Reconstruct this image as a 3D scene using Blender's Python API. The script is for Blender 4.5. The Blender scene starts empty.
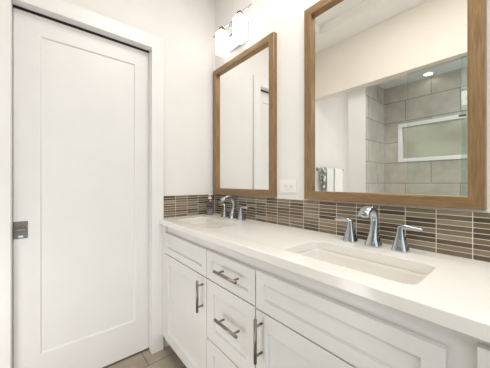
import bpy, bmesh, math, random
from mathutils import Vector, Matrix
R = math.radians
rnd = random.Random(7)
scene = bpy.context.scene
col = scene.collection

# ------------------------------------------------------------ camera
cam_data = bpy.data.cameras.new('camera')
cam_data.sensor_width = 36.0
cam_data.lens = 238.95 / 490 * 36.0
cam_data.shift_y = -1.2 / 490
cam_data.clip_start = 0.01
cam = bpy.data.objects.new('camera', cam_data)
cam.location = (1.6251, -1.0406, 1.1352)
cam.rotation_euler = (R(90), 0, R(90 - 39.765))
col.objects.link(cam)
scene.camera = cam

# ------------------------------------------------------------ world, lamps, exposure
world = bpy.data.worlds.new('world')
scene.world = world
world.use_nodes = True
wn = world.node_tree
bg = wn.nodes['Background']
POW = dict(ceil=9.6, low=4.2, shower=5.5, alcove=2.2, lamp=1.8, sky=1.1)
bg.inputs['Color'].default_value = (0.92, 0.96, 1.0, 1)
bg.inputs['Strength'].default_value = POW['sky']

def area(name, loc, size, sizey, power, color, rot=(0, 0, 0)):
    d = bpy.data.lights.new(name, 'AREA')
    d.shape = 'RECTANGLE'; d.size = size; d.size_y = sizey
    d.energy = power; d.color = color
    o = bpy.data.objects.new(name, d); o.location = loc; o.rotation_euler = rot
    col.objects.link(o)
    return o
area('ceiling_panel_light', (1.32, -0.52, 2.63), 1.3, 0.45, POW['ceil'], (1.0, 0.98, 0.96))
area('low_cabinet_fill', (0.82, -1.52, 0.34), 0.45, 0.56, POW['low'], (1.0, 0.99, 0.98), (R(90), 0, R(42)))  # added low fill for the lower cabinet fronts, no real source there
area('shower_fill', (1.95, -1.7, 2.15), 0.7, 0.35, POW['shower'], (0.97, 1.0, 1.0))  # added fill to brighten the shower tiles, kept out of mirror view
area('alcove_fill', (0.35, -1.86, 1.45), 2.0, 0.6, POW['alcove'], (1.0, 0.98, 0.95), (0, R(90), 0))  # added unseen fill beside the stub wall, brightens alcove wall and towels
scene.view_settings.view_transform = 'Standard'
scene.view_settings.look = 'None'
scene.view_settings.gamma = 1.0
scene.view_settings.exposure = 0.48

# ------------------------------------------------------------ materials
def new_mat(name):
    m = bpy.data.materials.new(name); m.use_nodes = True
    nt = m.node_tree
    return m, nt, nt.nodes['Principled BSDF']

def paint(name, c, rough=0.5, bump=0.0, scale=300, metallic=0.0, vary=0.03):
    m, nt, b = new_mat(name)
    b.inputs['Roughness'].default_value = rough
    b.inputs['Metallic'].default_value = metallic
    tc = nt.nodes.new('ShaderNodeTexCoord')
    n = nt.nodes.new('ShaderNodeTexNoise'); n.inputs['Scale'].default_value = 6; n.inputs['Detail'].default_value = 3
    r = nt.nodes.new('ShaderNodeValToRGB')
    r.color_ramp.elements[0].position = 0.3; r.color_ramp.elements[1].position = 0.7
    r.color_ramp.elements[0].color = (c[0]*(1-vary), c[1]*(1-vary), c[2]*(1-vary), 1)
    r.color_ramp.elements[1].color = (*c, 1)
    nt.links.new(tc.outputs['Object'], n.inputs['Vector'])
    nt.links.new(n.outputs['Fac'], r.inputs['Fac'])
    nt.links.new(r.outputs['Color'], b.inputs['Base Color'])
    if bump:
        n2 = nt.nodes.new('ShaderNodeTexNoise'); n2.inputs['Scale'].default_value = scale
        bp = nt.nodes.new('ShaderNodeBump'); bp.inputs['Strength'].default_value = bump; bp.inputs['Distance'].default_value = 0.001
        nt.links.new(tc.outputs['Object'], n2.inputs['Vector'])
        nt.links.new(n2.outputs['Fac'], bp.inputs['Height'])
        nt.links.new(bp.outputs['Normal'], b.inputs['Normal'])
    return m

def grain(name, c1, c2, stretch, rough=0.45, metallic=0.0, scale=8.0):
    m, nt, b = new_mat(name)
    b.inputs['Roughness'].default_value = rough
    b.inputs['Metallic'].default_value = metallic
    tc = nt.nodes.new('ShaderNodeTexCoord')
    mp = nt.nodes.new('ShaderNodeMapping'); mp.inputs['Scale'].default_value = stretch
    n = nt.nodes.new('ShaderNodeTexNoise'); n.inputs['Scale'].default_value = scale
    n.inputs['Detail'].default_value = 6; n.inputs['Distortion'].default_value = 0.6
    r = nt.nodes.new('ShaderNodeValToRGB')
    r.color_ramp.elements[0].position = 0.3; r.color_ramp.elements[1].position = 0.72
    r.color_ramp.elements[0].color = (*c1, 1); r.color_ramp.elements[1].color = (*c2, 1)
    nt.links.new(tc.outputs['Object'], mp.inputs['Vector'])
    nt.links.new(mp.outputs['Vector'], n.inputs['Vector'])
    nt.links.new(n.outputs['Fac'], r.inputs['Fac'])
    nt.links.new(r.outputs['Color'], b.inputs['Base Color'])
    return m

def emit(name, c, s):
    m, nt, b = new_mat(name)
    b.inputs['Base Color'].default_value = (*c, 1)
    b.inputs['Emission Color'].default_value = (*c, 1)
    b.inputs['Emission Strength'].default_value = s
    b.inputs['Roughness'].default_value = 0.3
    return m

def glass(name, c, rough=0.0, ior=1.45):
    m, nt, b = new_mat(name)
    b.inputs['Base Color'].default_value = (*c, 1)
    b.inputs['Transmission Weight'].default_value = 1.0
    b.inputs['Roughness'].default_value = rough
    b.inputs['IOR'].default_value = ior
    return m

def thin_glass(name, tint, gloss):
    # clear pane: mostly see-through with a mirror-like sheen
    m = bpy.data.materials.new(name); m.use_nodes = True
    nt = m.node_tree; nt.nodes.clear()
    out = nt.nodes.new('ShaderNodeOutputMaterial'); mix = nt.nodes.new('ShaderNodeMixShader')
    t = nt.nodes.new('ShaderNodeBsdfTransparent'); t.inputs['Color'].default_value = (*tint, 1)
    g = nt.nodes.new('ShaderNodeBsdfGlossy'); g.inputs['Roughness'].default_value = 0.02
    fr = nt.nodes.new('ShaderNodeLayerWeight'); fr.inputs['Blend'].default_value = gloss
    nt.links.new(fr.outputs['Fresnel'], mix.inputs['Fac'])
    nt.links.new(t.outputs[0], mix.inputs[1]); nt.links.new(g.outputs[0], mix.inputs[2])
    nt.links.new(mix.outputs[0], out.inputs['Surface'])
    return m

def brick(name, axis, c1, c2, mortar, w, h, off, rough=0.35, msize=0.004):
    m, nt, b = new_mat(name)
    b.inputs['Roughness'].default_value = rough
    tc = nt.nodes.new('ShaderNodeTexCoord')
    sp = nt.nodes.new('ShaderNodeSeparateXYZ'); cb = nt.nodes.new('ShaderNodeCombineXYZ')
    nt.links.new(tc.outputs['Object'], sp.inputs[0])
    nt.links.new(sp.outputs['XYZ'.index(axis[0])], cb.inputs[0])
    nt.links.new(sp.outputs['XYZ'.index(axis[1])], cb.inputs[1])
    mp = nt.nodes.new('ShaderNodeMapping'); mp.inputs['Location'].default_value = (off[0], off[1], 0)
    nt.links.new(cb.outputs[0], mp.inputs['Vector'])
    br = nt.nodes.new('ShaderNodeTexBrick')
    br.inputs['Scale'].default_value = 1.0
    br.inputs['Brick Width'].default_value = w; br.inputs['Row Height'].default_value = h
    br.inputs['Mortar Size'].default_value = msize; br.inputs['Mortar Smooth'].default_value = 0.1
    br.inputs['Color1'].default_value = (*c1, 1); br.inputs['Color2'].default_value = (*c2, 1)
    br.inputs['Mortar'].default_value = (*mortar, 1)
    nt.links.new(mp.outputs[0], br.inputs['Vector'])
    n = nt.nodes.new('ShaderNodeTexNoise'); n.inputs['Scale'].default_value = 9; n.inputs['Detail'].default_value = 6
    nt.links.new(tc.outputs['Object'], n.inputs['Vector'])
    rr = nt.nodes.new('ShaderNodeValToRGB')
    rr.color_ramp.elements[0].position = 0.3; rr.color_ramp.elements[0].color = (0.78, 0.78, 0.78, 1)
    rr.color_ramp.elements[1].position = 0.7; rr.color_ramp.elements[1].color = (1, 1, 1, 1)
    mx = nt.nodes.new('ShaderNodeMix'); mx.data_type = 'RGBA'; mx.blend_type = 'MULTIPLY'; mx.inputs[0].default_value = 1
    nt.links.new(n.outputs['Fac'], rr.inputs['Fac'])
    nt.links.new(br.outputs['Color'], mx.inputs[6]); nt.links.new(rr.outputs['Color'], mx.inputs[7])
    nt.links.new(mx.outputs[2], b.inputs['Base Color'])
    return m

M = {}
M['wall'] = paint('cream_wall_paint', (0.82, 0.795, 0.765), 0.7, 0.15, 160)
M['ceiling'] = paint('ceiling_paint', (0.90, 0.875, 0.83), 0.8)
M['white_ceiling'] = paint('shower_ceiling_paint', (0.84, 0.87, 0.88), 0.7)
M['trim'] = paint('white_trim_paint', (0.83, 0.82, 0.795), 0.35)
M['door'] = paint('white_door_paint', (0.80, 0.79, 0.77), 0.38)
M['cabinet'] = paint('white_cabinet_lacquer', (0.78, 0.77, 0.75), 0.32)
M['shadow_gap'] = paint('painted_gap_shade', (0.03, 0.027, 0.022), 0.8)  # near-black colour standing in for shade in gaps and recesses
M['quartz'] = paint('white_quartz', (0.90, 0.865, 0.82), 0.14, vary=0.02)
M['porcelain'] = paint('white_porcelain', (0.86, 0.82, 0.77), 0.08, vary=0.01)
M['frame_h'] = grain('brushed_bronze_wood_across', (0.215, 0.130, 0.058), (0.35, 0.225, 0.112), (1.5, 20, 20), 0.38, 0.4)
M['frame_v'] = grain('brushed_bronze_wood_upright', (0.215, 0.130, 0.058), (0.35, 0.225, 0.112), (20, 20, 1.5), 0.38, 0.4)
M['chrome'] = paint('polished_chrome', (0.50, 0.55, 0.59), 0.06, metallic=1.0, vary=0.01)
M['nickel'] = paint('brushed_nickel', (0.30, 0.27, 0.235), 0.36, metallic=1.0, vary=0.08)
M['dark_nickel'] = paint('dark_nickel', (0.16, 0.14, 0.11), 0.35, metallic=1.0)
M['mirror'] = paint('silvered_mirror', (0.93, 0.94, 0.92), 0.0, metallic=1.0, vary=0.0)
M['lamp'] = emit('lit_opal_glass', (1.0, 0.95, 0.89), POW['lamp'])
M['downlight'] = emit('lit_downlight_lens', (1.0, 0.95, 0.85), 8.0)
M['grout'] = paint('pale_grout', (0.80, 0.75, 0.66), 0.8)
M['floor'] = brick('brown_wood_look_tile', 'YX', (0.47, 0.40, 0.31), (0.37, 0.305, 0.235), (0.18, 0.145, 0.11), 0.9, 0.15, (0.1, 0.05), 0.45, 0.003)
TC = dict(c1=(0.52, 0.495, 0.43), c2=(0.64, 0.61, 0.54), mortar=(0.30, 0.285, 0.25))
M['tile_xz'] = brick('grey_stone_tile_back', 'XZ', w=0.44, h=0.222, off=(0.12, 0.20), **TC)
M['tile_yz'] = brick('grey_stone_tile_side', 'YZ', w=0.44, h=0.222, off=(0.2, 0.20), **TC)
M['shower_floor'] = brick('shower_floor_mosaic', 'XY', (0.3, 0.29, 0.26), (0.26, 0.25, 0.22), (0.18, 0.18, 0.16), 0.05, 0.05, (0, 0), 0.5, 0.003)
M['vinyl'] = paint('white_window_vinyl', (0.86, 0.88, 0.87), 0.3)
M['plastic'] = paint('white_plastic', (0.86, 0.84, 0.80), 0.3, vary=0.0)
M['slot'] = paint('dark_slot', (0.10, 0.09, 0.08), 0.6)
M['clear'] = thin_glass('clear_shower_glass', (0.97, 0.985, 0.98), 0.18)
M['edge'] = thin_glass('clear_edge_seal', (0.90, 0.96, 0.95), 0.45)
M['bottle'] = glass('smoky_bottle_plastic', (0.80, 0.76, 0.80), 0.08)
M['soap'] = paint('lavender_soap', (0.66, 0.60, 0.61), 0.3)
M['towel'] = paint('white_terry', (0.84, 0.83, 0.80), 0.95, 0.8, 400)
M['leaf'] = grain('hedge_leaves', (0.05, 0.12, 0.05), (0.16, 0.28, 0.12), (1, 1, 1), 0.6)
tiles = [((0.135, 0.092, 0.056), .25), ((0.20, 0.145, 0.095), .25), ((0.27, 0.205, 0.145), .3), ((0.345, 0.275, 0.20), .35), ((0.10, 0.072, 0.046), .2), ((0.235, 0.19, 0.13), .2)]
TM = [grain('glass_mosaic_' + n, (c[0]*0.72, c[1]*0.73, c[2]*0.70), (c[0]*0.98, c[1]*0.99, c[2]*0.93), (3, 3, 40), r) for n, (c, r) in zip(['umber', 'brown', 'taupe', 'sand', 'espresso', 'olive'], tiles)]
# striped hand towel
def striped():
    m, nt, b = new_mat('grey_green_patterned_cloth'); b.inputs['Roughness'].default_value = 0.95
    tc = nt.nodes.new('ShaderNodeTexCoord'); n = nt.nodes.new('ShaderNodeTexVoronoi'); n.inputs['Scale'].default_value = 24
    r = nt.nodes.new('ShaderNodeValToRGB'); r.color_ramp.interpolation = 'CONSTANT'
    r.color_ramp.elements[0].color = (0.72, 0.72, 0.66, 1); r.color_ramp.elements[1].position = 0.5; r.color_ramp.elements[1].color = (0.16, 0.19, 0.15, 1)
    nt.links.new(tc.outputs['Object'], n.inputs['Vector']); nt.links.new(n.outputs['Distance'], r.inputs['Fac']); nt.links.new(r.outputs['Color'], b.inputs['Base Color'])
    return m
M['pattern'] = striped()
# frosted window pane
def frosted():
    m, nt, b = new_mat('obscure_window_glass')
    b.inputs['Base Color'].default_value = (0.58, 0.555, 0.43, 1)
    b.inputs['Roughness'].default_value = 0.5
    b.inputs['Transmission Weight'].default_value = 0.75
    b.inputs['IOR'].default_value = 1.25
    b.inputs['Coat Weight'].default_value = 1.0
    b.inputs['Coat Roughness'].default_value = 0.06
    return m
M['frosted'] = frosted()

# ------------------------------------------------------------ mesh helpers
def box(bm, x0, x1, y0, y1, z0, z1, mi=0):
    v = [bm.verts.new(p) for p in ((x0,y0,z0),(x1,y0,z0),(x1,y1,z0),(x0,y1,z0),(x0,y0,z1),(x1,y0,z1),(x1,y1,z1),(x0,y1,z1))]
    for f in ((0,3,2,1),(4,5,6,7),(0,1,5,4),(1,2,6,5),(2,3,7,6),(3,0,4,7)):
        fc = bm.faces.new([v[i] for i in f]); fc.material_index = mi
    return v

def obj(name, bm, mat, parent=None, bevel=0.0, seg=2, smooth=False, loc=None):
    me = bpy.data.meshes.new(name)
    bmesh.ops.recalc_face_normals(bm, faces=bm.faces)
    bm.to_mesh(me); bm.free()
    for mm in (mat if isinstance(mat, (list, tuple)) else [mat]): me.materials.append(mm)
    o = bpy.data.objects.new(name, me); col.objects.link(o)
    if loc: o.location = loc
    if parent: o.parent = parent
    if bevel:
        b = o.modifiers.new('bevel', 'BEVEL'); b.width = bevel; b.segments = seg; b.limit_method = 'ANGLE'; b.angle_limit = R(40)
    if smooth or bevel:
        for p in me.polygons: p.use_smooth = True
        if bevel:
            w = o.modifiers.new('wn', 'WEIGHTED_NORMAL'); w.keep_sharp = True
    return o

def root(name, loc):
    o = bpy.data.objects.new(name, None); o.location = loc; o.empty_display_size = 0.05
    col.objects.link(o); return o

def tag(o, label, cat, group=None):
    o['label'] = label; o['category'] = cat
    if group: o['group'] = group
    return o

def struct(name, bm, mat, bevel=0.0):
    o = obj(name, bm, mat, None, bevel); o['kind'] = 'structure'; return o

def cyl(bm, p0, p1, r, n=20, r1=None, caps=True):
    p0 = Vector(p0); p1 = Vector(p1); d = (p1-p0).normalized()
    a = d.orthogonal().normalized(); b = d.cross(a)
    r1 = r if r1 is None else r1
    A = [bm.verts.new(p0 + r*(a*math.cos(t)+b*math.sin(t))) for t in [2*math.pi*i/n for i in range(n)]]
    B = [bm.verts.new(p1 + r1*(a*math.cos(t)+b*math.sin(t))) for t in [2*math.pi*i/n for i in range(n)]]
    for i in range(n):
        j = (i+1) % n; bm.faces.new((A[i], A[j], B[j], B[i]))
    if caps: bm.faces.new(A[::-1]); bm.faces.new(B)

def lathe(bm, prof, c=(0,0,0), n=28):
    rings = []
    for r, z in prof:
        rings.append([bm.verts.new((c[0]+r*math.cos(2*math.pi*i/n), c[1]+r*math.sin(2*math.pi*i/n), c[2]+z)) for i in range(n)] if r > 1e-6 else [bm.verts.new((c[0], c[1], c[2]+z))])
    for A, B in zip(rings, rings[1:]):
        for i in range(n):
            j = (i+1) % n
            if len(A) == 1: bm.faces.new((A[0], B[i], B[j]))
            elif len(B) == 1: bm.faces.new((A[i], A[j], B[0]))
            else: bm.faces.new((A[i], A[j], B[j], B[i]))

def loft(bm, secs, n=20, e=4.0):
    """secs: (centre, axis_u, axis_v, half_u, half_v); superellipse sections"""
    rings = []
    for c, u, v, a, b in secs:
        c = Vector(c); u = Vector(u).normalized(); v = Vector(v).normalized(); ring = []
        for i in range(n):
            t = 2*math.pi*(i+0.5)/n; ct, st = math.cos(t), math.sin(t)
            ring.append(bm.verts.new(c + u*a*math.copysign(abs(ct)**(2/e), ct) + v*b*math.copysign(abs(st)**(2/e), st)))
        rings.append(ring)
    for A, B in zip(rings, rings[1:]):
        for i in range(n):
            j = (i+1) % n; bm.faces.new((A[i], A[j], B[j], B[i]))
    bm.faces.new(rings[0][::-1]); bm.faces.new(rings[-1])

def B(): return bmesh.new()

# ------------------------------------------------------------ room shell
CZ = 2.615; TRAY = 2.70; OPP = -1.36; XR = 2.6
DY0, DY1 = -1.172, -0.500          # pocket door opening
b = B(); box(b, -0.3, XR+0.1, -2.4, 0.1, -0.1, 0); struct('floor', b, M['floor'])
b = B(); box(b, 0, XR, 0, 0.12, 0, 2.9); struct('wall_back', b, M['wall'])
# door wall with opening and pocket
b = B()
box(b, -0.036, 0, DY1, 0.12, 0, 2.9); box(b, -0.12, -0.1, DY1, 0.12, 0, 2.9)
box(b, -0.12, 0, -2.3, DY0, 0, 2.9)
box(b, -0.12, 0, DY0, DY1, 2.036, 2.9)
struct('wall_left', b, M['wall'])
b = B(); box(b, XR, XR+0.1, -0.1, 0.12, 0, 2.9); box(b, XR, XR+0.1, -2.3, -2.0, 0, 2.9); box(b, XR, XR+0.1, -2.0, -0.1, 2.1, 2.9); struct('wall_right', b, M['wall'])
# tray ceiling: perimeter border lower, centre raised
b = B(); t = 0.27
box(b, 0, XR, -t, 0, CZ, 2.9); box(b, 0, XR, OPP-0.02, OPP+t, CZ, 2.9)
box(b, 0, t, OPP+t, -t, CZ, 2.9); box(b, XR-t, XR, OPP+t, -t, CZ, 2.9)
box(b, t, XR-t, OPP+t, -t, TRAY, 2.9)
struct('ceiling', b, M['ceiling'])
# header beam over shower opening
b = B(); box(b, 0, XR, OPP-0.115, OPP, 2.10, 2.9); struct('trim_1', b, paint('warm_beige_header_paint', (0.83, 0.765, 0.68), 0.7))
# stub wall between alcove and shower
b = B(); box(b, 0.36, 0.54, -2.2, -1.476, 0, 2.9); struct('wall_stub', b, M['trim'])
b = B(); box(b, 0.5402, 0.552, -1.93, -1.482, 0, 2.195); struct('wall_shower_side', b, M['tile_yz'])
# shower back wall with window opening
WX0, WX1, WZ0, WZ1 = 0.692, 1.36, 1.356, 1.768
b = B()
box(b, 0.54, WX0, -2.02, -1.93, 0, 2.195); box(b, WX1, XR, -2.02, -1.93, 0, 2.195)
box(b, WX0, WX1, -2.02, -1.93, 0, WZ0); box(b, WX0, WX1, -2.02, -1.93, WZ1, 2.195)
struct('wall_shower_back', b, M['tile_xz'])
b = B(); box(b, 0.54, XR, -2.05, -1.476, 2.195, 2.3); struct('ceiling_shower', b, M['white_ceiling'])
b = B(); box(b, -0.12, 0.36, -2.3, -2.2, 0, 2.9); struct('wall_alcove', b, M['trim'])
b = B(); box(b, 0.0, 0.36, -2.2, -1.476, 2.62, 2.7); struct('ceiling_alcove', b, M['ceiling'])
b = B(); box(b, 0.54, XR, -1.93, -1.49, 0.0, 0.012); struct('floor_shower', b, M['shower_floor'])
b = B(); box(b, 0.54, XR, -1.49, -1.39, 0.0, 0.09); struct('trim_2', b, M['quartz'], 0.004)

# window in shower
b = B(); fw = 0.038
box(b, WX0, WX0+fw, -1.99, -1.915, WZ0, WZ1); box(b, WX1-fw, WX1, -1.99, -1.915, WZ0, WZ1)
box(b, WX0+fw, WX1-fw, -1.99, -1.915, WZ0, WZ0+fw); box(b, WX0+fw, WX1-fw, -1.99, -1.915, WZ1-fw, WZ1)
win = struct('window_1', b, M['vinyl'], 0.003)
b = B(); box(b, WX0+fw, WX1-fw, -1.962, -1.956, WZ0+fw, WZ1-fw); obj('pane', b, M['frosted'], win)
# hedge outside the window
b = B()
for i in range(2200):
    c = Vector((rnd.uniform(0.2, 1.9), rnd.uniform(-2.9, -2.5), rnd.uniform(0.0, 2.35) + 0.06*math.sin(i)))
    q = Matrix.Rotation(rnd.uniform(0, 6.28), 4, Vector((rnd.random(), rnd.random(), rnd.random()+.1)).normalized())
    vs = [b.verts.new(c + q @ Vector(p)) for p in ((-.05,0,0), (0,-.025,.008), (.05,0,0), (0,.025,.008))]
    b.faces.new(vs)
hd = obj('hedge', b, M['leaf']); hd['label'] = 'blurry green hedge foliage outside the frosted shower window'; hd['category'] = 'hedge'; hd['kind'] = 'stuff'
b = B(); box(b, -0.3, 2.7, -3.6, -2.4, -0.1, 0); struct('ground', b, M['leaf'])

# ------------------------------------------------------------ pocket door, casing, jambs
def shaker_x(b, x, th, y0, y1, z0, z1, iy0, iy1, iz0, iz1, rec):
    """panel facing +X with front face at x and recessed middle"""
    xs = (x-th, x, x-rec)
    O = [(y0,z0),(y1,z0),(y1,z1),(y0,z1)]; I = [(iy0,iz0),(iy1,iz0),(iy1,iz1),(iy0,iz1)]
    sh = 0.004
    I2 = [(iy0+sh,iz0+sh),(iy1-sh,iz0+sh),(iy1-sh,iz1-sh),(iy0+sh,iz1-sh)]
    rings = [[b.verts.new((xs[0], *p)) for p in O], [b.verts.new((xs[1], *p)) for p in O], [b.verts.new((xs[1], *p)) for p in I], [b.verts.new((xs[2], *p)) for p in I2]]
    for A, C in zip(rings, rings[1:]):
        for i in range(4):
            j = (i+1) % 4; b.faces.new((A[i], A[j], C[j], C[i]))
    b.faces.new(rings[0][::-1]); b.faces.new(rings[-1])

def shaker_y(b, y, th, x0, x1, z0, z1, r, rec=0.012):
    sh = 0.003
    O = [(x0,z0),(x1,z0),(x1,z1),(x0,z1)]; I = [(x0+r,z0+r),(x1-r,z0+r),(x1-r,z1-r),(x0+r,z1-r)]
    I2 = [(x0+r+sh,z0+r+sh),(x1-r-sh,z0+r+sh),(x1-r-sh,z1-r-sh),(x0+r+sh,z1-r-sh)]
    rings = [[b.verts.new((p[0], yy, p[1])) for p in L] for yy, L in ((y+th, O), (y, O), (y, I), (y+rec, I2))]
    for A, C in zip(rings, rings[1:]):
        for i in range(4):
            j = (i+1) % 4; b.faces.new((A[i], A[j], C[j], C[i]))
    b.faces.new(rings[0][::-1]); b.faces.new(rings[-1])

b = B(); shaker_x(b, -0.045, 0.035, DY0+0.0042, DY1+0.018, 0.012, 2.018, -1.064, -0.592, 0.226, 1.914, 0.009)
door = struct('door_1', b, M['door'], 0.0012)
# near-black strip and sheet: shade above and behind the door, put into the colour
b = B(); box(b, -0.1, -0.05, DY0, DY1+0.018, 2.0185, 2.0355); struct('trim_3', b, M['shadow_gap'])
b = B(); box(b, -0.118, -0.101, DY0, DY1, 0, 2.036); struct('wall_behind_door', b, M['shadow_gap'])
# jambs
b = B()
box(b, -0.0365, 0.0, DY1-0.004, DY1-0.0001, 0, 2.030)
b2 = B()
box(b2, 0.0, 0.018, DY1-0.004, -0.4245, 0, 2.115)
box(b2, 0.0, 0.018, DY0-0.07, DY0, 0, 2.115)
box(b2, 0.0, 0.018, DY0, DY1, 2.030, 2.115)
struct('trim_4', b2, M['trim'], 0.002)
box(b, -0.099, -0.0002, DY0+0.0003, DY0+0.0018, 0, 2.0296); box(b, -0.038, 0, DY0, DY1, 2.030, 2.0358)
struct('trim_5', b, M['trim'])
# square pull on door edge
b = B(); box(b, -0.045, -0.0425, -1.167, -1.113, 0.850, 0.938)
pull = obj('door_pull', b, paint('pewter', (0.19, 0.18, 0.155), 0.4, metallic=1.0), door, 0.001); pull['label'] = 'square brushed nickel pull plate'
b = B(); yc, zc = -1.140, 0.897
n = 24
cyl(b, (-0.0425, yc, zc), (-0.0385, yc, zc), 0.0205, 28)
rg = obj('ring', b, M['dark_nickel'], pull, 0.001)
b = B(); box(b, -0.0385, -0.028, yc-0.018, yc+0.018, zc-0.0035, zc+0.0035); obj('thumb_turn', b, M['nickel'], pull, 0.001)
b = B(); box(b, -0.0425, -0.0405, yc-0.010, yc+0.010, 0.856, 0.866); obj('latch', b, M['chrome'], pull, 0.001)

# ------------------------------------------------------------ vanity cabinets
YF = -0.435
def bar_pull(p0, p1, parent, label=None):
    """bar between p0 and p1 in front of the face, two posts back to the face"""
    p0 = Vector(p0); p1 = Vector(p1); d = (p1-p0).normalized()
    b = B(); cyl(b, p0, p1, 0.0063, 16)
    h = obj('bar_pull', b, M['nickel'], parent, smooth=False)
    for p in h.data.polygons: p.use_smooth = len(p.vertices) == 4
    L = (p1-p0).length
    for q in (p0 + d*L*0.16, p1 - d*L*0.16):
        b = B(); cyl(b, (q.x, YF, q.z), (q.x, p0.y, q.z), 0.0045, 12)
        po = obj('post', b, M['nickel'], h)
        for p in po.data.polygons: p.use_smooth = len(p.vertices) == 4
    return h

def cabinet(x0, x1, label, left_gap=0.0):
    r = root('vanity_cabinet', (0, 0, 0)); tag(r, label, 'cabinet', 'white vanity base cabinets under the counter')
    b = B()
    box(b, x0, x0+0.018, YF+0.02, -0.005, 0.10, 0.855); box(b, x1-0.018, x1, YF+0.02, -0.005, 0.10, 0.855)
    box(b, x0, x0+0.018, YF+0.091, -0.005, 0.0, 0.0995); box(b, x1-0.018, x1, YF+0.091, -0.005, 0.0, 0.0995)
    box(b, x0+0.018, x1-0.018, YF+0.02, -0.005, 0.10, 0.118); box(b, x0+0.018, x1-0.018, -0.02, -0.005, 0.118, 0.855)
    box(b, x0+0.018, x1-0.018, YF+0.02, YF+0.04, 0.795, 0.855)
    box(b, x0, x1, YF+0.0195, YF+0.0199, 0.10, 0.855)
    obj('carcass', b, M['cabinet'], r)
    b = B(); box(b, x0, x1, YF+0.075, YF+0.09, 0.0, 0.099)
    k = obj('toe_kick', b, M['shadow_gap'], r)  # shade of the toe recess put into the colour
    return r

cabs = [(0.0185, 0.6015), (0.6015, 0.957), (0.957, 1.5355), (1.5355, 2.10)]
g = 0.0022
def front(kind, parent, x0, x1, z0, z1, r=0.062):
    b = B(); shaker_y(b, YF, 0.0188, x0+g, x1-g, z0+g, z1-g, r)
    return obj(kind, b, M['cabinet'], parent, 0.0015)

c1 = cabinet(*cabs[0], 'leftmost white vanity cabinet with one tall door, against the door wall')
b = B(); box(b, 0.0187, 0.0585, YF+0.003, YF+0.0193, 0.10, 0.855); obj('filler_strip', b, M['cabinet'], c1, 0.001)
front('false_drawer_front', c1, 0.060, 0.6015, 0.668, 0.806, 0.040)
d = front('cabinet_door', c1, 0.060, 0.6015, 0.096, 0.667)
bar_pull((0.568, YF-0.033, 0.496), (0.568, YF-0.033, 0.651), d)
c2 = cabinet(*cabs[1], 'narrow white vanity cabinet with three stacked drawers and two visible bar pulls')
d = front('drawer', c2, 0.6015, 0.957, 0.668, 0.806, 0.038)
bar_pull((0.722, YF-0.033, 0.742), (0.880, YF-0.033, 0.742), d)
d = front('drawer', c2, 0.6015, 0.957, 0.377, 0.667, 0.055)
bar_pull((0.728, YF-0.033, 0.530), (0.884, YF-0.033, 0.530), d)
d = front('drawer', c2, 0.6015, 0.957, 0.096, 0.376, 0.055)
bar_pull((0.728, YF-0.033, 0.245), (0.884, YF-0.033, 0.245), d)
c3 = cabinet(*cabs[2], 'wide white vanity cabinet with long false front under the nearer sink')
front('false_drawer_front', c3, 0.959, 1.517, 0.664, 0.808, 0.040)
d = front('cabinet_door', c3, 0.959, 1.517, 0.096, 0.663)
bar_pull((0.994, YF-0.033, 0.491), (0.994, YF-0.033, 0.647), d)
c4 = cabinet(*cabs[3], 'last white vanity cabinet at the right edge, past the nearer sink')
front('cabinet_door', c4, 1.558, 2.08, 0.096, 0.838)

# ------------------------------------------------------------ countertop with two sink cut-outs
S1 = (0.117, 0.527, -0.375, -0.16); S2 = (1.037, 1.447, -0.375, -0.158)
def rrect(x0, x1, y0, y1, r, n=6):
    pts = []
    for cx, cy, a0 in ((x1-r, y1-r, 0), (x0+r, y1-r, 90), (x0+r, y0+r, 180), (x1-r, y0+r, 270)):
        for i in range(n+1):
            a = R(a0 + 90*i/n); pts.append((cx+r*math.cos(a), cy+r*math.sin(a)))
    return pts
def counter_mesh():
    b = B(); x0, x1, y0, y1, z0, z1 = 0.0008, 2.12, -0.4544, -0.0008, 0.8585, 0.8912
    def slab(z):
        edges = []
        outer = [(0.0008, -0.4205), (0.0190, -0.4205), (0.0190, y0), (x1, y0), (x1, y1), (x0, y1)]
        for loop in (outer, rrect(*S1, 0.03), rrect(*S2, 0.03)):
            vs = [b.verts.new((x, y, z)) for x, y in loop]
            for i in range(len(vs)): edges.append(b.edges.new((vs[i], vs[(i+1) % len(vs)])))
        bmesh.ops.triangle_fill(b, use_beauty=True, use_dissolve=False, edges=edges)
        return edges
    e0 = slab(z0); n0 = len(e0); e1 = slab(z1)
    for a, c in zip(e0, e1):
        v = a.verts; w = c.verts
        b.faces.new((v[0], v[1], w[1], w[0]))
    return b
ct = obj('countertop', counter_mesh(), M['quartz'], None, 0.0025)
tag(ct, 'long white quartz vanity countertop running over all the white cabinets', 'countertop')

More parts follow.
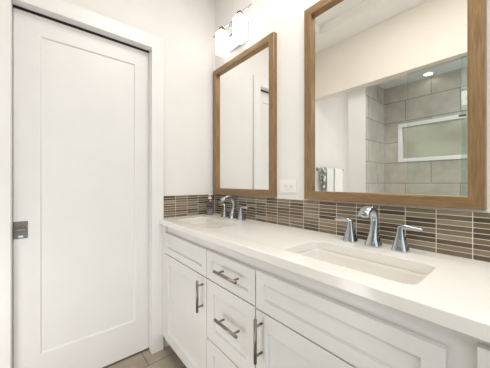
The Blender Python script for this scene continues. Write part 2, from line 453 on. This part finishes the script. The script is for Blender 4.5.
def sink(S, label):
    x0, x1, y0, y1 = S; b = B()
    lv = [(0.8583, -0.02, 0.03), (0.8583, 0.001, 0.03), (0.845, 0.001, 0.03), (0.80, -0.003, 0.032), (0.765, -0.012, 0.036), (0.752, -0.026, 0.04), (0.748, -0.05, 0.03)]
    # inner surface then outer shell
    rings = []
    for z, grow, r in lv[1:]:
        rings.append([b.verts.new((x, y, z)) for x, y in rrect(x0-grow, x1+grow, y0-grow, y1+grow, r+0.004)])
    outer = []
    for z, grow in ((0.8583, 0.018), (0.80, 0.014), (0.72, -0.01), (0.715, -0.04)):
        outer.append([b.verts.new((x, y, z)) for x, y in rrect(x0-grow, x1+grow, y0-grow, y1+grow, 0.04)])
    for seq in (rings, outer):
        for A, C in zip(seq, seq[1:]):
            for i in range(len(A)):
                j = (i+1) % len(A); b.faces.new((A[i], A[j], C[j], C[i]))
    b.faces.new(rings[-1]); b.faces.new(outer[-1][::-1])
    A, C = rings[0], outer[0]
    for i in range(len(A)):
        j = (i+1) % len(A); b.faces.new((A[i], A[j], C[j], C[i]))
    o = obj('sink', b, M['porcelain'], None, smooth=True); tag(o, label, 'sink', 'undermount rectangular sinks')
    cx, cy = (x0+x1)/2, (y0+y1)/2+0.02
    b = B(); lathe(b, [(0, 0.003), (0.012, 0.0035), (0.02, 0.002), (0.022, 0.0)], (cx, cy, 0.748)); obj('drain', b, M['chrome'], o, smooth=True)
    b = B(); cyl(b, (cx, y1+0.0055, 0.815), (cx, y1+0.001, 0.815), 0.011, 20); obj('overflow_ring', b, M['nickel'], o)
    return o
sink(S1, 'white undermount sink in the far end of the counter, beside the soap bottle')
sink(S2, 'white undermount sink in the near part of the counter, below the large mirror')

# ------------------------------------------------------------ backsplash
def tile_rows(b, u0, u1, lines, place, seed):
    rr = random.Random(seed); z0, z1 = 0.893, 1.0445; nrow = 9; h = (z1-z0)/nrow
    ls = [u for u in lines if u0 < u < u1]; ls = [u0] + ls + [u1]
    last = -1
    for a, c in zip(ls, ls[1:]):
        if c - a < 0.006: continue
        for k in range(nrow):
            mi = rr.choice([0, 1, 1, 2, 5, 0, 4, 5, 3])
            while mi == last: mi = rr.choice([0, 1, 2, 2, 3, 4, 5])
            last = mi
            dep = 0.0060 + rr.random()*0.0006
            place(b, a+0.0012, c-0.0012, z0+k*h+0.0011, z0+(k+1)*h-0.0011, dep, mi+1)
def bk(b, a, c, z0, z1, dep, mi): box(b, a, c, -dep, -0.002, z0, z1, mi)
def sd(b, a, c, z0, z1, dep, mi): box(b, 0.002, dep, a, c, z0, z1, mi)
b = B(); box(b, 0.0008, 2.12, -0.0055, -0.0008, 0.8918, 1.045)
tile_rows(b, 0.0095, 2.12, [0.0315+0.0921*k for k in range(24)], bk, 3)
o = obj('mosaic_backsplash', b, [M['grout']]+TM, None, 0.0005, 1); tag(o, 'long brown glass mosaic backsplash along the mirror wall behind both faucets', 'backsplash')
b = B(); box(b, 0.0008, 0.0055, -0.4225, -0.0095, 0.8918, 1.045)
tile_rows(b, -0.4225, -0.0095, [-0.0665-0.0895*k for k in range(5)][::-1], sd, 11)
o = obj('mosaic_backsplash', b, [M['grout']]+TM, None, 0.0005, 1); tag(o, 'short brown glass mosaic side splash beside the white door casing', 'backsplash')

# ------------------------------------------------------------ mirrors
def framed_mirror(x0, x1, z0, z1, label):
    r = root('framed_mirror', ((x0+x1)/2, 0, z0)); tag(r, label, 'mirror', 'wood framed mirrors above the vanity')
    cx = (x0+x1)/2
    # profile across the rail: t (0 outer .. 1 inner), y
    w = 0.041
    prof = [(0.0, -0.001), (0.0, -0.028), (0.002, -0.031), (0.034, -0.031), (0.039, -0.0297), (w, -0.026), (w, -0.009), (w-0.006, -0.001)]
    def corner(t, y): return [(x0+t, y, z0+t), (x1-t, y, z0+t), (x1-t, y, z1-t), (x0+t, y, z1-t)]
    b = B(); R_ = []
    for t, y in prof: R_.append([b.verts.new((x-cx, yy, z-z0)) for x, yy, z in corner(t, y)])
    R_.append(R_[0])
    for A, C in zip(R_, R_[1:]):
        for i in range(4):
            j = (i+1) % 4; f = b.faces.new((A[i], A[j], C[j], C[i])); f.material_index = i % 2
    o = obj('frame', b, [M['frame_h'], M['frame_v']], r)
    b = B(); t = w-0.004; box(b, x0+t-cx, x1-t-cx, -0.0095, -0.004, t, z1-z0-t); obj('glass', b, M['mirror'], r)
    return r
framed_mirror(0.016, 0.668, 1.0524, 2.012, 'smaller-looking framed mirror beside the corner, under the lit two-shade wall lamp')
framed_mirror(0.881, 1.536, 1.0524, 2.012, 'large framed mirror in the foreground reflecting the tiled shower')

# ------------------------------------------------------------ outlet
r = root('wall_outlet', (0.755, 0, 1.117)); tag(r, 'white wall outlet plate mounted sideways between the two mirrors', 'outlet')
b = B(); box(b, -0.0575, 0.0575, -0.005, 0, -0.037, 0.037); obj('cover_plate', b, M['plastic'], r, 0.002)
b = B(); box(b, -0.033, 0.033, -0.0075, -0.005, -0.0165, 0.0165); rc = obj('receptacle', b, M['plastic'], r, 0.001)
for sx in (-0.019, 0.019):
    b = B(); box(b, sx-0.0045, sx+0.0045, -0.0082, -0.0074, 0.0045, 0.0062); box(b, sx-0.0035, sx+0.0035, -0.0082, -0.0074, -0.0062, -0.0045)
    cyl(b, (sx+0.0095, -0.0082, 0), (sx+0.0095, -0.0074, 0), 0.0022, 10); obj('socket_slots', b, M['slot'], rc)

# ------------------------------------------------------------ faucets
def faucet(cx, cy, label, sp=0.0915):
    r = root('faucet', (cx, cy, 0.8912)); tag(r, label, 'faucet', 'chrome widespread faucets with two levers')
    X = (1, 0, 0)
    # spout
    b = B(); path = [(0.0, 0.0, .024, .024), (0.0, 0.008, .0225, .0225), (0.002, 0.030, .016, .0175), (0.006, 0.055, .0125, .013), (0.010, 0.080, .0115, .0105), (0.010, 0.105, .0115, .0095),
                     (0.003, 0.127, .012, .009), (-0.013, 0.143, .0128, .0082), (-0.035, 0.150, .0138, .0075), (-0.058, 0.146, .0148, .0068), (-0.076, 0.136, .0156, .0062), (-0.090, 0.121, .016, .0058)]
    secs = []
    for i, (y, z, hx, hy) in enumerate(path):
        a = path[max(i-1, 0)]; c = path[min(i+1, len(path)-1)]
        t = Vector((0, c[0]-a[0], c[1]-a[1])).normalized()
        if i < 2: t = Vector((0, 0, 1))
        nrm = Vector((1, 0, 0)).cross(t)
        secs.append(((0, y, z), X, nrm, hx*1.2, hy*1.25))
    loft(b, secs, 24, 3.6); obj('spout', b, M['chrome'], r, smooth=True)
    b = B(); cyl(b, (0, 0.024, 0.012), (0, 0.024, 0.095), 0.0025, 10); lathe(b, [(0, 0.106), (.005, .104), (.0055, .097), (0.002, .094)], (0, .024, 0), 12)
    obj('lift_rod', b, M['chrome'], r, smooth=True)
    for s in (-1, 1):
        b = B(); Y = (0, 1, 0)
        loft(b, [((s*sp, 0, 0), X, Y, .0265, .0265), ((s*sp, 0, 0.006), X, Y, .0255, .0255), ((s*sp, 0, 0.028), X, Y, .0195, .0195), ((s*sp, 0, 0.055), X, Y, .0130, .0135),
                 ((s*sp, 0, 0.074), X, Y, .0100, .0105), ((s*(sp+0.001), 0, 0.084), X, Y, .0105, .0105), ((s*(sp+0.004), 0, 0.090), X, Y, .009, .009)], 24, 3.6)
        h = obj('handle', b, M['chrome'], r, smooth=True)
        b = B(); pts = [(0.0, .084, .006, .0085), (0.010, .088, .0055, .0085), (0.025, .0885, .0042, .0088), (0.045, .0865, .0036, .0092), (0.062, .0865, .003, .0085), (0.068, .087, .002, .006)]
        loft(b, [((s*(sp+u), 0, z), (0, 0, 1), Y, a*1.6, c*1.15) for u, z, a, c in pts], 16, 3.0)
        obj('lever', b, M['chrome'], h, smooth=True)
    return r
faucet(1.232, -0.066, 'chrome arched faucet below the large mirror, behind the nearer sink')
faucet(0.322, -0.066, 'chrome arched faucet below the far mirror, near the soap bottle')

# ------------------------------------------------------------ soap bottle
r = root('soap_bottle', (0.046, -0.075, 0.8912)); tag(r, 'small clear soap pump bottle in the corner of the counter', 'soap bottle')
b = B(); lathe(b, [(0, 0.001), (.024, 0.001), (.0265, .004), (.0265, .085), (.024, .100), (.014, .112), (.0125, .120), (.0, .120)]); obj('bottle', b, M['bottle'], r, smooth=True)
b = B(); lathe(b, [(0, 0.004), (.0235, 0.004), (.0235, .045), (0, .045)]); obj('liquid', b, M['soap'], r, smooth=True)
b = B(); lathe(b, [(0, .1205), (.0145, .1205), (.0145, .133), (.006, .135), (.004, .136), (.004, .150), (.010, .151), (.010, .160), (0, .161)])
box(b, 0, .032, -.005, .005, .152, .159); pm = obj('pump', b, M['plastic'], r, smooth=False)

# ------------------------------------------------------------ vanity wall lamps
def wall_lamp(cx, label):
    r = root('wall_lamp', (cx, 0, 2.13)); tag(r, label, 'wall lamp', 'two-shade vanity wall lamps')
    b = B(); box(b, -0.105, 0.105, -0.022, 0, -0.045, 0.075); obj('backplate', b, M['chrome'], r, 0.002)
    b = B(); box(b, -0.22, 0.22, -0.080, -0.072, 0.094, 0.102); obj('crossbar', b, M['chrome'], r, 0.001)
    b = B(); box(b, -0.008, 0.008, -0.070, -0.02, 0.06, 0.072); box(b, -0.008, 0.008, -0.082, -0.070, 0.06, 0.092); obj('arm', b, M['chrome'], r, 0.001)
    for s in (-1, 1):
        x = s*0.103; Xv = (1, 0, 0); Yv = (0, 1, 0)
        b = B(); loft(b, [((x, -.076, 0.082), Xv, Yv, .015, .015), ((x, -.076, 0.108), Xv, Yv, .017, .017)], 16, 6); obj('fitter', b, M['dark_nickel'], r)
        b = B(); loft(b, [((x, -.076, -0.075), Xv, Yv, .033, .033), ((x, -.076, -0.072), Xv, Yv, .036, .036), ((x, -.076, 0.072), Xv, Yv, .036, .036), ((x, -.076, 0.078), Xv, Yv, .031, .031), ((x, -.076, 0.082), Xv, Yv, .015, .015)], 24, 14)
        obj('shade', b, M['lamp'], r)
    return r
wall_lamp(0.313, 'lit wall lamp with two square opal shades on a chrome bar over the far mirror')
wall_lamp(1.208, 'lit two-shade wall lamp over the large foreground mirror')

# ceiling fixtures
r = root('ceiling_light', (1.32, -0.53, TRAY)); tag(r, 'flat rectangular ceiling light in the raised centre of the ceiling', 'ceiling light')
b = B(); box(b, -0.68, 0.68, -0.25, 0.25, -0.05, 0); obj('housing', b, M['plastic'], r, 0.004)
b = B(); box(b, -0.66, 0.66, -0.23, 0.23, -0.053, -0.05); obj('diffuser', b, emit('ceiling_diffuser', (1, .95, .88), 1.2), r)
r = root('downlight', (0.98, -1.83, 2.195)); tag(r, 'small round downlight in the white shower ceiling', 'downlight')
b = B(); lathe(b, [(0.0, -0.002), (0.034, -0.002), (0.034, -0.004)], n=24); obj('lens', b, M['downlight'], r)
b = B(); lathe(b, [(0.034, -0.0005), (0.034, -0.006), (0.044, -0.005), (0.047, -0.0005)], n=24); obj('trim_ring', b, M['plastic'], r, smooth=True)

# ------------------------------------------------------------ shower doors
def shower_door(x0, x1, y, label):
    r = root('shower_door', ((x0+x1)/2, y, 0.095)); tag(r, label, 'shower door', 'clear glass shower doors'); h = (x1-x0)/2
    b = B(); box(b, -h, h, -0.004, 0.004, 0, 2.0); obj('glass_panel', b, M['clear'], r)
    b = B(); box(b, h-0.03, h, 0.0045, 0.012, 0, 2.0); obj('edge_seal', b, M['edge'], r)
    b = B(); box(b, h-0.045, h, 0.0125, 0.024, 1.545, 1.56); obj('clamp', b, M['dark_nickel'], r, 0.001)
    return r
shower_door(0.924, 1.31, -1.425, 'fixed clear glass shower panel in front of the window')
r2 = root('shower_door', (1.68, -1.41, 0.095)); tag(r2, 'clear hinged glass shower door at the right of the fixed panel', 'shower door', 'clear glass shower doors')
b = B(); box(b, -0.36, 0.36, -0.004, 0.004, 0, 2.0); obj('glass_panel', b, M['clear'], r2)

# ------------------------------------------------------------ towels on the door wall
r = root('towel_bar', (0, -1.68, 1.30)); tag(r, 'chrome towel bar holding white towels, reflected in the large mirror', 'towel bar')
b = B(); cyl(b, (0.06, -0.235, 0), (0.06, 0.235, 0), 0.007, 14); obj('bar', b, M['chrome'], r, smooth=False)
for s in (-1, 1):
    b = B(); cyl(b, (0.001, s*0.245, 0), (0.07, s*0.245, 0), 0.010, 14); cyl(b, (0.0005, s*0.245, 0), (0.006, s*0.245, 0), 0.022, 18); obj('bracket', b, M['chrome'], r)
def towel(y0, y1, zb, mat, label, cat='towel', seed=1):
    rr = random.Random(seed); b = B(); nu, ns = 14, 30; th = 0.004
    back = zb+0.12
    prof = [(0.046, back + (1.30-back)*i/8) for i in range(9)] + [(0.060-0.014*math.cos(a), 1.30+0.014*math.sin(a)) for a in [math.pi*k/6 for k in range(1, 6)]] + [(0.074, 1.30-(1.30-zb)*i/8) for i in range(9)]
    ph = rr.random()*6
    grid = []
    for (x, z) in prof:
        row = []
        for i in range(nu+1):
            f = i/nu; amp = min(1, max(0, (1.30-z)/0.2))*0.006
            dx = amp*math.sin(f*9+ph)*(1 if x > 0.06 else -0.4)
            row.append(b.verts.new((x+dx, y0+(y1-y0)*f, z)))
        grid.append(row)
    for A, C in zip(grid, grid[1:]):
        for i in range(nu): b.faces.new((A[i], A[i+1], C[i+1], C[i]))
    o = obj('towel', b, mat, None, smooth=True)
    s = o.modifiers.new('thick', 'SOLIDIFY'); s.thickness = 0.008; s.offset = 0
    return tag(o, label, cat)
towel(-1.50, -1.445, 1.00, M['pattern'], 'narrow grey and white patterned towel, left end of the towel bar in the mirror', seed=1)
towel(-1.675, -1.52, 0.86, M['towel'], 'white towel hanging next to the patterned one on the towel bar', seed=2)
towel(-1.885, -1.700, 0.86, M['towel'], 'white towel hanging at the far end of the towel bar, away from the patterned one', seed=3)
